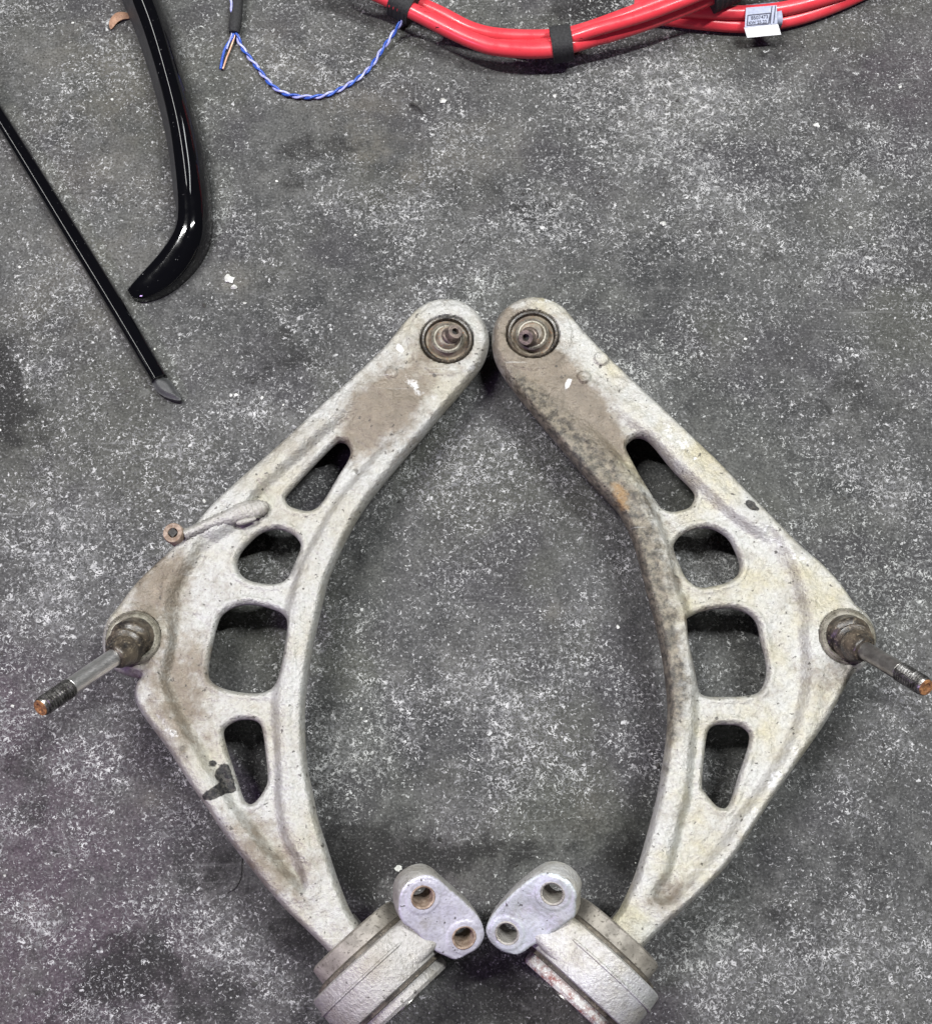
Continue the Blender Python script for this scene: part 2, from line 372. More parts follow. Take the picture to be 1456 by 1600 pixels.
M_chip = simple('white_chip', (0.34, 0.34, 0.32), (0.62, 0.62, 0.59), 200, 0.7)
M_grit = simple('black_grit', (0.012, 0.011, 0.010), (0.04, 0.037, 0.034), 200, 0.7)

# ------------------------------------------------------------------ floor
def blobs(px, lst):
    v = np.zeros(len(px))
    for x, y, rx, ry, ang, amp in lst:
        c, s = math.cos(math.radians(ang)), math.sin(math.radians(ang))
        dx, dy = px[:, 0] - x, px[:, 1] - y
        u = (dx * c + dy * s) / rx; q = (-dx * s + dy * c) / ry
        v += amp * np.exp(-(u * u + q * q))
    return v
def make_floor():
    n = 260; S = 1.3
    xs = np.linspace(-S, S, n); ys = np.linspace(-S + 0.2, S + 0.2, n)
    X, Y = np.meshgrid(xs, ys, indexing='ij'); P = np.column_stack([X.ravel(), Y.ravel(), np.zeros(n * n)])
    F = [(i * n + j, (i + 1) * n + j, (i + 1) * n + j + 1, i * n + j + 1) for i in range(n - 1) for j in range(n - 1)]
    me = mesh(P, F)
    q = np.column_stack([728 + P[:, 0] / 0.00042, 800 - P[:, 1] / 0.00042])   # floor coordinates in 0.42 mm units
    pp = to_px(P); ok = (np.abs(P[:, 0]) < 0.6) & (P[:, 1] > -0.6) & (P[:, 1] < 0.7); q[ok] = pp[ok]
    fattr(me, 'white', np.clip(blobs(q, [
        (1080, 150, 110, 45, 20, 0.95), (960, 200, 150, 60, 0, 0.45), (1150, 310, 150, 90, 25, 0.35), (950, 15, 70, 35, -20, 0.9),
        (655, 325, 40, 35, 0, 0.6), (745, 360, 70, 30, 0, 0.6), (820, 320, 60, 40, 20, 0.5), (1380, 300, 140, 120, 0, 0.3),
        (300, 760, 200, 120, -30, 0.35), (90, 960, 120, 160, 0, 0.35), (650, 1100, 120, 90, 0, 0.45), (830, 1150, 140, 120, 0, 0.30),
        (240, 1400, 90, 70, 0, 0.3), (1100, 1470, 120, 60, 0, 0.3), (1350, 900, 150, 150, 0, 0.25), (120, 1190, 120, 60, 0, 0.3),
        (780, 700, 120, 80, 0, 0.3), (690, 800, 90, 120, 0, 0.2), (60, 1430, 45, 35, 0, 0.7), (260, 1580, 120, 40, 0, 0.4), (1380, 1480, 120, 120, 0, 0.2),
        (520, 200, 80, 70, 0, -0.3), (620, 1350, 150, 70, 0, -0.4), (780, 1560, 120, 90, 0, -0.5), (560, 680, 80, 60, 0, -0.2),
        (1200, 60, 90, 50, 0, -0.35), (1380, 120, 130, 80, 0, -0.2), (450, 350, 120, 120, 0, -0.15)]), -0.6, 1.0))
    fattr(me, 'dark', np.clip(blobs(q, [  # stains, plus light falloff painted in as darker bottom corners
        (-6, 620, 38, 60, 0, 1.3), (-30, 560, 40, 60, 0, 0.6), (620, 1340, 130, 45, 10, 0.62), (800, 1325, 70, 30, 0, 0.45), (540, 1400, 80, 60, 40, 0.5),
        (930, 8, 70, 30, -20, 0.8), (760, 1560, 110, 100, 0, 0.5), (210, 1490, 80, 55, -20, 0.5), (510, 235, 80, 45, -30, 0.35), (820, 320, 70, 30, 25, 0.35),  # first blob paints the shade on wet floor inside the cable loop
        (960, 1330, 60, 80, 20, 0.45), (330, 1350, 90, 70, 40, 0.35), (120, 1560, 140, 60, 0, 0.3), (1180, 75, 70, 30, 0, 0.4), (450, 560, 90, 60, 0, 0.35), (1150, 380, 160, 60, 25, .22), (870, 860, 70, 120, 0, .22), (1330, 620, 130, 90, 30, .25), (700, 1000, 90, 60, 0, .2), (40, 1250, 60, 90, 20, .35), (1220, 1420, 120, 90, 0, .25), (420, 250, 60, 110, -20, .2), (90, 700, 90, 60, 20, .3), (330, 1560, 100, 60, 0, .4), (60, 860, 90, 50, 0, .2), (480, 1450, 60, 60, 0, .5), (1400, 1350, 90, 140, 0, .2),
        (550, 860, 60, 60, 0, 0.25), (1300, 1200, 150, 150, 0, 0.12), (1000, 1540, 90, 60, 0, 0.3), (650, 330, 30, 18, 0, 0.45), (190, 950, 40, 40, 0, 0.2)]), 0, 1.4))
    fattr(me, 'plum_cast_and_stain', np.clip(blobs(q, [(60, 1330, 230, 260, 0, 1.0), (100, 1580, 260, 160, 0, 0.9), (1430, 120, 160, 100, 0, 0.5), (640, 1370, 120, 60, 0, 0.6), (980, 1560, 120, 80, 0, 0.5), (10, 1080, 60, 90, 0, .5)]), 0, 1))  # violet light at lower left painted into the floor colour, plus stains
    fattr(me, 'warm', np.clip(blobs(q, [
        (600, 255, 70, 35, 30, 0.8), (560, 170, 70, 40, 0, 0.5), (740, 230, 70, 40, 0, 0.5), (150, 330, 130, 100, 0, 0.35), (440, 90, 90, 50, 0, 0.4),
        (60, 1425, 40, 25, 0, 1.0), (358, 440, 26, 20, 0, 0.8), (860, 960, 20, 20, 0, 0.5), (240, 1250, 30, 20, 0, 0.7), (900, 1270, 40, 30, 0, 0.5),
        (150, 120, 140, 120, 0, 0.35), (100, 480, 90, 60, 0, 0.3)]), 0, 1))
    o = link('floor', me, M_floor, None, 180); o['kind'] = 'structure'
make_floor()

# ------------------------------------------------------------------ control arms
K = -0.054
def plane_z(y): return 0.037 + (y - 0.115) * K
PN = np.array([0, -K, 1.0]); PN /= np.linalg.norm(PN); P0 = np.array([0, 0.115, 0.037])
def ap(pts):                                          # photograph outline -> arm's top plane
    return np.array([on_plane(x, y, P0, PN)[:2] for x, y in pts])
def aw(x, y, dz=0.0):
    p = on_plane(x, y, P0 + np.array([0, 0, dz]), PN); return p
PXM = 0.00040                                         # about one photograph pixel on the arm, in metres

def make_arm(cfg):
    root = thing('control_arm', cfg['label'], 'control arm', 'pair of control arms on the floor')
    outl = ap(spl(cfg['outline'], 5, True)); holes = [ap(spl(h, 5, True)) for h in cfg['holes']]
    web = ap(spl(cfg['web'], 4, True)); heads = ap([cfg['head'], cfg['ball']])
    pads = [(ap([(x, y)])[0], r * PXM, hgt) for x, y, r, hgt in cfg['pads']]
    creases = [(ap(spl(c, 4)), wd, dp) for c, wd, dp in cfg['creases']]
    def top(P, do, dh):
        z = plane_z(P[:, 1])
        sw = sdf(P, web)
        dhd = np.linalg.norm(P - heads[0], axis=1)
        h = -0.0058 * smooth(-0.0020, 0.0050, sw) * smooth(0.060, 0.105, dhd)
        h += 0.0006 * smooth(0.0040, 0.0025, dh) * smooth(0.0, 0.004, sw)
        h += 0.0010 * np.exp(-((sw + 0.0055) / 0.0035) ** 2)
        h += 0.0007 * np.sin(P[:, 0] * 60 + 1.0) * np.sin(P[:, 1] * 48)
        r = 0.0034; t = np.clip(1 - do / r, 0, 1); h -= r * (1 - np.sqrt(np.maximum(1 - t * t, 0))) * 0.95
        r = 0.0010; t = np.clip(1 - dh / r, 0, 1); h -= r * (1 - np.sqrt(np.maximum(1 - t * t, 0)))
        dhd = np.linalg.norm(P - heads[0], axis=1); dbl = np.linalg.norm(P - heads[1], axis=1)
        flat = smooth(0.034, 0.026, dhd); h = h * (1 - flat) + flat * np.maximum(-0.004, np.minimum(h, 0) * 0.9 + 0.0008)
        h += 0.0009 * smooth(0.0262, 0.0250, dhd) * smooth(0.0, 0.004, do)
        h -= 0.0055 * smooth(0.0178, 0.0168, dhd)
        rb = cfg['ballr']
        flat = smooth(rb + 0.006, rb + 0.001, dbl); h = h * (1 - flat) + flat * (0.0012 + np.minimum(0, -0.004 * smooth(0.003, 0, do)))
        h -= 0.006 * smooth(rb - 0.0012, rb - 0.0026, dbl)
        for c, rr, hg in pads:
            dd = np.linalg.norm(P - c, axis=1)
            h += hg * smooth(rr, rr - 0.0012, dd) if hg > 0 else hg * np.exp(-((dd - rr) / 0.0009) ** 2)
        for c, wd, dp in creases: h -= dp * np.exp(-(seg_dist(P, c, False) / wd) ** 2)
        h += 0.00014 * rng.randn(len(P)); h += 0.0003 * np.sin(P[:, 0] * 410 + 3 * np.sin(P[:, 1] * 170)) * np.sin(P[:, 1] * 380 + 2 * np.sin(P[:, 0] * 210))
        return z + h
    def under(P):                                     # thin lip at the edge, deep ribs inside it, thin web
        z = plane_z(P[:, 1]); sw = smooth(-0.001, 0.006, sdf(P, web))
        for hh in holes: sw = np.maximum(sw, smooth(0.009, 0.004, -sdf(P, hh)))
        rib = smooth(0.0015, 0.0060, sdf(P, outl))
        deep = np.maximum(0.0025, z - 0.036)
        return ((z - 0.014) * (1 - rib) + deep * rib) * (1 - sw) + (z - 0.013) * sw
    V, F, P = slab(outl, holes, 0.00085, top, under, bulge=0.0013)
    me = mesh(V, F); px = to_px(V)
    for k in ('dirt_and_light_tint', 'grime', 'rust', 'black', 'shine'):
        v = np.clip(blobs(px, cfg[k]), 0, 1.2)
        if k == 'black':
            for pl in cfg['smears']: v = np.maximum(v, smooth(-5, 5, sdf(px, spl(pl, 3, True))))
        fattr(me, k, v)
    link('casting', me, cfg['mat'], root, 50)

    # upper ball joint: cup below, sealing ring and boot in the recess, stud
    c = aw(*cfg['head']); c0 = np.array([c[0], c[1], 0.0])
    link('ball_joint_cup', mesh(*lathe(c0, (0, 0, 1), [(0.006, 0.0012), (0.017, 0.0012), (0.0195, 0.004), (0.0195, c[2] - 0.012)])), M_cast, root)
    lean = np.asarray(aw(*cfg['headtip'], 0.008)) - (c + np.array([0, 0, -0.003])); lean /= np.linalg.norm(lean)
    ax0 = np.array([0, 0, 1.0])
    link('sealing_ring', mesh(*lathe(c + [0, 0, -0.0050], ax0, [(0.0168, 0), (0.0168, 0.0052), (0.0160, 0.0066), (0.0148, 0.0062), (0.0140, 0.0034), (0.0136, 0.0)], 64)), M_boot, root)
    a2 = ax0 * 0.75 + lean * 0.25
    boot = link('rubber_boot', mesh(*lathe(c + [0, 0, -0.0045], a2, [(0.0142, 0.0), (0.0138, 0.0032), (0.0126, 0.0026), (0.0116, 0.0020), (0.0106, 0.0040), (0.0102, 0.0062), (0.0094, 0.0072), (0.0084, 0.0068), (0.0078, 0.0082), (0.0068, 0.0104), (0.0060, 0.0108)], 56)), M_headboot, root)
    link('boot_collar', mesh(*lathe(c + [0, 0, -0.0038], a2, [(0.0104, 0.0052), (0.0106, 0.0066), (0.0098, 0.0076), (0.0090, 0.0066)], 56)), M_ring, boot)
    hexr = [(0.0021 * math.cos(k * math.pi / 3), 0.0021 * math.sin(k * math.pi / 3)) for k in range(6)]
    st = link('ball_stud', mesh(*lathe(c + [0, 0, -0.003], lean, [(0.0068, 0.0), (0.0066, 0.0085), (0.0058, 0.0098), (0.0052, 0.0102), (0.0052, 0.0152), (0.0047, 0.0160), (0.0023, 0.0160), (0.0022, 0.0120)], 32)), M_nut, root)
    e1, e2, a = basis(lean); tip = c + np.array([0, 0, -0.003]) + a * 0.0124
    link('hex_socket', mesh(*lathe(tip, lean, [(0.0, 0), (0.0022, 0.0001)], 6)), M_grit, st)

    # outer ball joint: cup on the floor, bellows boot bending over, long threaded stud
    b = aw(*cfg['ball']); b0 = np.array([b[0], b[1], 0.0]); rb = cfg['ballr']
    link('ball_joint_cup', mesh(*lathe(b0, (0, 0, 1), [(0.008, 0.0012), (0.016, 0.0012), (rb - 0.001, 0.005), (rb - 0.001, b[2] - 0.012)])), M_cast, root)
    link('retaining_ring', mesh(*lathe(b + [0, 0, -0.0055], (0, 0, 1), [(rb - 0.0016, 0), (rb - 0.0016, 0.0066), (rb - 0.0026, 0.0080), (rb - 0.0034, 0.0072), (rb - 0.0042, 0.0080), (rb - 0.0054, 0.0076), (rb - 0.0062, 0.003)], 64)), M_ring, root)
    s0 = np.asarray(at(*cfg['stud0'], b[2] + 0.019)); s1 = np.asarray(at(*cfg['stud1'], cfg['studz']))
    sd = (s1 - s0) / np.linalg.norm(s1 - s0)
    start = b + np.array([0, 0, -0.004])
    q = [start, start + np.array([0, 0, 0.006]) + sd * 0.001, s0 * 0.45 + start * 0.55 + np.array([0, 0, 0.002]), s0 - sd * 0.004, s0 + sd * 0.002]
    path = spl(q, 16); R = rb
    tt = np.linspace(0, 1, len(path))
    prof = np.interp(tt, [0, .10, .17, .23, .30, .36, .44, .50, .56, .63, .70, .80, .90, 1.0],
                     np.array([R - .005, R - .0062, R - .0050, R - .0068, R - .0056, R - .0082, R - .0066, .0102, .0116, .0088, .0098, .0082, .0080, .0068]))
    link('bellows_boot', mesh(*sweep(path, lambda i, t: circ(float(prof[i]), 40), up=(0.1, 1, 0.15))), M_boot, root)
    L = np.linalg.norm(s1 - s0)
    st = link('threaded_stud', mesh(*lathe(s0, sd, [(0.0058, -0.002), (0.0058, 0.0008), (0.0053, 0.0012), (0.0053, L * cfg['thr']), (0.0046, L * cfg['thr'] + 0.0008)], 40)), cfg['studmat'], root)
    tp = []; s = L * cfg['thr']; pitch = 0.0019
    tp.append((0.0046, s))
    while s + pitch < L - 0.001: tp += [(0.0057, s + pitch * .35), (0.0057, s + pitch * .5), (0.0046, s + pitch * .92)]; s += pitch
    tp += [(0.0054, L - 0.0010), (0.0046, L)]
    link('thread', mesh(*lathe(s0, sd, tp, 40)), M_thread, st)
    link('rusty_tip', mesh(*lathe(s0, sd, [(0.0047, L - 0.0002), (0.0045, L + 0.0006), (0.0028, L + 0.0007), (0.0022, L + 0.0001), (0.0, L + 0.0)], 28)), M_rust, st)
    link('stud_collar', mesh(*lathe(s0, sd, [(0.0060, -0.0008), (0.0064, 0.0), (0.0064, 0.0008), (0.0055, 0.0013)], 36)), M_steel, st)

    # rear bush: cast housing, sleeve ends, bolt ear
    sg = cfg['side']
    hz = 0.0405; Rh = 0.0400
    hc = np.asarray(at(*cfg['bush'], hz * 2)); hc[2] = hz
    axs = np.array([0.66 * sg, -0.75, 0.0]); axs /= np.linalg.norm(axs)
    u = np.array([0.75 * sg, 0.66, 0.0]); u /= np.linalg.norm(u)
    hou = link('bush_housing', mesh(*lathe(hc, axs, [(0.030, -0.0130), (0.0380, -0.0130), (0.0392, -0.0120), (Rh - .0004, -0.0045), (Rh + .0005, -0.0041), (Rh + .0005, -0.0031), (Rh - .0004, -0.0026), (Rh - .0008, 0.0100), (0.0380, 0.0128), (0.0366, 0.0134), (0.030, 0.0134)], 96)), cfg['castmat'], root)
    link('bush_sleeve', mesh(*lathe(hc, axs, [(0.010, -0.0262), (0.0270, -0.0262), (0.0288, -0.0250), (0.0292, -0.0150), (0.0292, -0.0120)], 72)), M_seal, root)
    link('bush_sleeve', mesh(*lathe(hc, axs, [(0.0292, 0.0120), (0.0306, 0.0150), (0.0306, 0.0206), (0.0290, 0.0224), (0.010, 0.0224)], 72)), cfg['sleevemat'], root)
    link('rubber_core', mesh(*lathe(hc, axs, [(0.0260, -0.0172), (0.0335, -0.0150), (0.0350, -0.0110), (0.0350, 0.0115), (0.0338, 0.0155), (0.0300, 0.0160)], 72)), M_rubber, root)
    link('bush_pin', mesh(*lathe(hc, axs, [(0.0085, -0.034), (0.0085, 0.0232), (0.0070, 0.0242)], 32)), M_steelR, root)
    # ear
    n = np.array([0.24 * sg, -0.40, 0.88]); n /= np.linalg.norm(n)
    ec = np.asarray(at(*cfg['earc'], 0.076))
    e1 = np.cross([0, 1, 0], n); e1 /= np.linalg.norm(e1); e2 = np.cross(n, e1)
    def ep(pts):
        o = []
        for x, y in pts:
            p = on_plane(x, y, ec, n) - ec; o.append((p @ e1, p @ e2))
        return np.array(o)
    eo = ep(spl(cfg['ear'], 5, True)); hr = 0.0068
    hcs = [ep([h])[0] for h in cfg['earholes']]
    ch = [np.array([hc_ + hr * np.array([math.cos(t), math.sin(t)]) for t in np.linspace(0, 2 * math.pi, 36, endpoint=False)]) for hc_ in hcs]
    def etop(P, do, dh):
        r = 0.0009; t = np.clip(1 - do / r, 0, 1); z = -r * (1 - np.sqrt(np.maximum(1 - t * t, 0)))
        for hc_ in hcs:
            dd = np.linalg.norm(P - hc_, axis=1); z += 0.0005 * smooth(0.0102, 0.0092, dd)
        z += 0.0003 * np.sin(P[:, 0] * 300) * np.sin(P[:, 1] * 260)
        mid = (hcs[0] + hcs[1]) / 2
        z -= 0.0005 * smooth(0.010, 0.004, np.linalg.norm(P - mid, axis=1))
        return z
    V, F, P = slab(eo, ch, 0.0007, etop, lambda P: np.full(len(P), -0.0175), bulge=0.0005)
    V = ec + V[:, [0]] * e1 + V[:, [1]] * e2 + V[:, [2]] * n
    me = mesh(V, F); nt = len(P)
    ear = link('mounting_ear', me, cfg['facemat'], root, 40); me.materials.append(cfg['castmat'])
    zl = (np.array([p.center[:] for p in me.polygons]) - ec) @ n
    me.polygons.foreach_set('material_index', (zl < -0.0009).astype(np.int32))
    for i, hc_ in enumerate(hcs):
        o3 = ec + hc_[0] * e1 + hc_[1] * e2
        link('bolt_sleeve', mesh(*lathe(o3, n, [(hr + .0002, -0.017), (hr + .0002, 0.0004), (hr - .0004, 0.0008), (hr - .0012, 0.0002), (hr - .0013, -0.017)], 40, True)), cfg['holemat'], ear)
    # neck between housing and ear
    p_a = hc + u * 0.012 + np.array([0, 0, 0.022]); p_b = hc + u * 0.030 + np.array([0, 0, 0.0205]) - axs * 0.001
    en = ec - n * 0.0125; p_c = en * 0.5 + p_b * 0.5 - np.array([0, 0, 0.001]); p_d = en * 0.85 + p_b * 0.15 - np.array([0, 0, 0.002])
    path = spl([p_a, p_b, p_c, p_d], 10)
    def nsec(i, t):
        wd = float(np.interp(t, [0, .33, .62, 1], [.0128, .0124, .0112, .0150])); ht = float(np.interp(t, [0, .33, .62, 1], [.0150, .0122, .0084, .0060]))
        out = []
        for k in range(32):
            th = 2 * math.pi * k / 32; cx, sx = math.cos(th), math.sin(th)
            out.append((wd * math.copysign(abs(cx) ** 0.36, cx), ht * math.copysign(abs(sx) ** 0.36, sx)))
        return out
    link('neck', mesh(*sweep(path, nsec)), cfg['castmat'], root)
    return root

c1 = lambda p: crop(560, 430, 3.6375, p)
c2 = lambda p: crop(160, 640, 3.467, p)
c3 = lambda p: crop(30, 880, 3.467, p)
c4 = lambda p: crop(900, 640, 3.467, p)
c5 = lambda p: crop(1036, 880, 3.467, p)
c6 = lambda p: crop(440, 1240, 4.044, p)
c7 = lambda p: crop(720, 1240, 4.044, p)

left = dict(
    label='left control arm, with the rusty sleeve lug and a black smear, its stud pointing left', side=1, facemat=M_face, mat=M_alu, castmat=M_cast,
    outline=[(697, 465), (722, 469), (745, 486), (758, 508), (761, 530), (754, 556), (738, 580), (718, 604), (690, 636), (658, 674), (610, 730), (574, 775), (553, 806), (534, 842), (518, 876), (507, 904),
             (497, 945), (488, 985), (481, 1020), (475, 1060), (471, 1100), (471, 1140), (474, 1190), (484, 1240), (492, 1280), (505, 1320), (524, 1378), (542, 1423), (556, 1446), (560, 1462), (540, 1480), (520, 1488), (502, 1472),
             (467, 1438), (440, 1411), (405, 1370), (373, 1330), (347, 1295), (321, 1255), (298, 1223), (269, 1177), (240, 1137), (217, 1104), (210, 1084), (213, 1066), (220, 1056), (210, 1052), (188, 1046),
             (170, 1034), (161, 1014), (160, 993), (168, 966), (186, 943), (206, 916), (222, 898), (250, 872), (275, 848), (300, 822), (333, 784), (379, 741), (443, 686), (500, 632), (560, 578), (600, 540), (630, 504), (652, 480), (674, 468)],
    holes=[c2([(1236, 165), (1280, 140), (1325, 155), (1350, 205), (1333, 260), (1280, 345), (1205, 470), (1150, 525), (1090, 537), (1005, 512), (972, 470), (985, 430), (1080, 325), (1170, 230)]),
           c2([(870, 625), (950, 613), (1030, 645), (1070, 690), (1076, 730), (1050, 800), (1010, 890), (960, 930), (890, 938), (790, 920), (730, 880), (708, 820), (726, 755), (775, 695), (825, 650)]),
           c2([(690, 1045), (770, 1025), (860, 1036), (950, 1066), (995, 1106), (1008, 1160), (1000, 1250), (970, 1400), (940, 1480), (890, 1520), (820, 1535), (720, 1527), (620, 1500), (565, 1460), (550, 1400), (565, 1290), (595, 1160), (625, 1090)]),
           c3([(1105, 865), (1170, 828), (1250, 825), (1300, 850), (1320, 900), (1335, 1010), (1348, 1150), (1335, 1210), (1290, 1280), (1245, 1310), (1208, 1295), (1185, 1250), (1145, 1130), (1103, 1000), (1083, 910)])],
    web=[(610, 640), (640, 640), (628, 668), (580, 722), (535, 775), (502, 828), (474, 879), (460, 923), (449, 966), (440, 1044), (432, 1090), (434, 1150), (436, 1197), (442, 1284), (465, 1340), (478, 1380), (470, 1392),
         (440, 1362), (405, 1318), (370, 1274), (335, 1222), (305, 1172), (282, 1134), (262, 1090), (252, 1060), (262, 1015), (268, 954), (276, 917), (293, 885), (321, 845), (362, 815), (395, 770), (420, 745), (477, 694), (540, 640), (580, 612)],
    head=(698, 531), headtip=(708, 522), ball=(209, 998), ballr=0.0182, stud0=(182, 1025), stud1=(64, 1106), studz=0.105, studmat=M_steel, thr=0.62,
    pads=[(612, 583, 11, .0012), (317, 1108, 16, -.0004), (640, 550, 30, -.0003)],
    creases=[([(321, 842), (293, 885), (275, 920), (266, 955)], .0035, .0026), ([(401, 750), (420, 774)], .0008, .0012), ([(412, 744), (438, 775), (422, 800), (420, 815)], .0007, .0006),
             ([(300, 958), (322, 980), (308, 1005)], .002, .0006), ([(362, 818), (375, 822), (384, 833)], .0008, .0010)],
    dirt_and_light_tint=[(598, 635, 70, 46, -45, 1.1), (640, 610, 30, 30, 0, .4), (560, 690, 60, 30, -45, 0.30), (240, 940, 60, 90, 30, 0.62), (290, 1050, 80, 60, 0, 0.50), (380, 1320, 70, 60, 45, .28), (265, 900, 30, 40, 30, .3), (275, 1120, 50, 60, 0, .3), (420, 1340, 60, 80, -40, .3), (640, 700, 40, 22, -50, 0.25), (698, 531, 44, 44, 0, 0.6), (660, 545, 14, 30, 0, .3), (290, 1150, 60, 60, 50, .25), (470, 1390, 60, 40, 45, .2)],  # brown dirt; blobs round the outer ball joint paint in the light's tint
    grime=[(330, 1235, 22, 16, -30, 0.4), (285, 1170, 8, 16, -20, 0.7), (200, 1010, 30, 40, 0, 0.5), (465, 1335, 6, 20, -25, .6), (640, 690, 60, 10, -48, .3)],
    rust=[(345, 800, 30, 15, -20, 0.2), (650, 520, 12, 20, 0, .15)],
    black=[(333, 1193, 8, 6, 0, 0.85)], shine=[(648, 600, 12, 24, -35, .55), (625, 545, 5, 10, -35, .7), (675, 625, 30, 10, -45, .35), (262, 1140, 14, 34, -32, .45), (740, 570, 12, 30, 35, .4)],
    smears=[c3([(1000, 1255), (1050, 1215), (1085, 1190), (1062, 1160), (1070, 1120), (1110, 1088), (1140, 1110), (1160, 1180), (1175, 1235), (1110, 1250), (1060, 1278), (1010, 1278)])],
    bush=(589, 1521), castx=0, sleevemat=M_cast, earc=(687, 1437), holemat=M_rustpale,
    ear=c6([(743, 700), (752, 630), (790, 575), (850, 535), (920, 518), (985, 540), (1060, 605), (1140, 675), (1215, 745), (1270, 830), (1282, 900), (1250, 970), (1180, 1020), (1100, 1052), (1040, 1030), (975, 1000), (925, 960), (860, 890), (775, 825), (745, 765)]),
    earholes=c6([(893, 655), (1152, 908)]))
right = dict(
    label='right control arm, browner and greasier along its inner rail, its stud pointing right', side=-1, facemat=M_faceR, mat=M_aluR, castmat=M_castR,
    outline=[(833, 462), (808, 468), (786, 484), (774, 506), (772, 532), (779, 560), (802, 596), (835, 637), (890, 703), (926, 744), (962, 782), (982, 812), (996, 845), (1006, 880), (1016, 920), (1028, 963), (1038, 1010), (1045, 1055), (1049, 1100),
             (1047, 1150), (1040, 1200), (1032, 1245), (1017, 1302), (998, 1366), (974, 1420), (960, 1440), (962, 1456), (980, 1474), (998, 1482), (1020, 1462), (1049, 1435), (1080, 1407), (1112, 1375), (1146, 1337), (1195, 1261), (1222, 1222), (1249, 1184), (1290, 1126), (1316, 1080), (1333, 1050),
             (1352, 1036), (1366, 1012), (1368, 984), (1357, 960), (1336, 941), (1316, 912), (1287, 880), (1252, 850), (1203, 801), (1160, 757), (1131, 726), (1085, 682), (1041, 640), (990, 592), (939, 543), (904, 506), (880, 478), (858, 466)],
    holes=[c4([(276, 155), (325, 120), (380, 125), (435, 170), (535, 290), (625, 380), (662, 430), (657, 480), (620, 522), (540, 542), (480, 530), (440, 490), (350, 350), (290, 240), (266, 190)]),
           c4([(540, 685), (580, 645), (650, 613), (730, 608), (800, 635), (855, 685), (902, 785), (910, 840), (892, 890), (830, 930), (740, 952), (690, 957), (640, 940), (590, 890), (550, 800), (526, 730)]),
           c4([(600, 1110), (680, 1068), (780, 1048), (870, 1048), (955, 1080), (1005, 1140), (1025, 1230), (1053, 1340), (1058, 1420), (1032, 1500), (990, 1537), (900, 1552), (780, 1555), (700, 1547), (665, 1510), (640, 1400), (605, 1250), (595, 1150)]),
           c5([(248, 890), (290, 855), (370, 851), (435, 860), (485, 900), (493, 950), (473, 1030), (432, 1150), (392, 1280), (362, 1327), (330, 1332), (290, 1312), (230, 1242), (211, 1200), (218, 1080), (233, 950)])],
    web=[(900, 610), (945, 625), (1000, 668), (1060, 722), (1110, 768), (1160, 812), (1203, 838), (1226, 870), (1242, 905), (1252, 935), (1258, 972), (1262, 1010), (1264, 1053), (1258, 1099), (1236, 1163), (1207, 1212), (1160, 1278), (1135, 1315),
         (1080, 1378), (1044, 1411), (1022, 1404), (1024, 1385), (1041, 1359), (1058, 1289), (1071, 1240), (1080, 1154), (1083, 1096), (1080, 1030), (1072, 960), (1055, 914), (1043, 856), (1026, 813), (997, 755), (955, 705), (918, 665), (880, 625)],
    head=(832, 523), headtip=(823, 527), ball=(1323, 995), ballr=0.0186, stud0=(1347, 1014), stud1=(1446, 1074), studz=0.105, studmat=M_steelR, thr=0.60,
    pads=[(939, 561, 13, .0022), (912, 590, 12, .0022), (1206, 911, 22, -.0004), (1205, 911, 8, .0002)],
    creases=[([(1203, 830), (1226, 866), (1242, 905), (1252, 940), (1258, 970)], .0032, .0028), ([(1243, 935), (1208, 985), (1240, 1030)], .002, .0007), ([(1128, 712), (1137, 726), (1130, 742)], .0008, .0009),
             ([(1052, 1400), (1085, 1370), (1135, 1312)], .0035, .0010)],
    dirt_and_light_tint=[(860, 600, 70, 46, 45, 1.2), (950, 690, 60, 30, 45, .5), (800, 520, 30, 45, 0, 0.75), (920, 650, 70, 36, 45, 0.65), (1290, 1062, 40, 40, 0, 0.42), (1060, 940, 40, 120, -12, 0.35), (1110, 1240, 40, 110, 0, 0.15), (1045, 1395, 40, 22, -30, 0.6), (832, 523, 46, 46, 0, 0.5), (1150, 1060, 90, 50, 0, .18), (1000, 820, 40, 60, -20, .3)],
    grime=[(835, 625, 80, 22, 48, 0.9), (915, 715, 90, 34, 47, 1.0), (985, 830, 44, 90, -22, 0.95), (1024, 960, 32, 110, -12, 0.95), (1048, 1070, 26, 90, -4, 0.75), (1040, 1200, 14, 80, 5, .4), (1306, 1060, 16, 10, -30, .4)],
    rust=[(970, 778, 16, 28, -25, 0.75), (845, 490, 40, 14, 0, 0.25)],
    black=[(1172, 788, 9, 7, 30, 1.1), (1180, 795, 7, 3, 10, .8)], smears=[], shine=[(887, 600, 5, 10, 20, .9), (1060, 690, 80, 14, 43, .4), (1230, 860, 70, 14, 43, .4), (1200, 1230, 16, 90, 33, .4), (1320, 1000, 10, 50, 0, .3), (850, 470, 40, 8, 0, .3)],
    bush=(932, 1514), sleevemat=M_flake, earc=(832, 1425), holemat=M_cast,
    ear=c7([(725, 690), (730, 640), (700, 580), (650, 535), (590, 508), (520, 505), (450, 535), (370, 595), (290, 665), (205, 760), (160, 840), (158, 890), (190, 950), (250, 995), (330, 1020), (380, 1012), (450, 965), (520, 930), (600, 870), (670, 815), (720, 775)]),
    earholes=c7([(578, 630), (292, 882)]))
armL = make_arm(left); armR = make_arm(right)

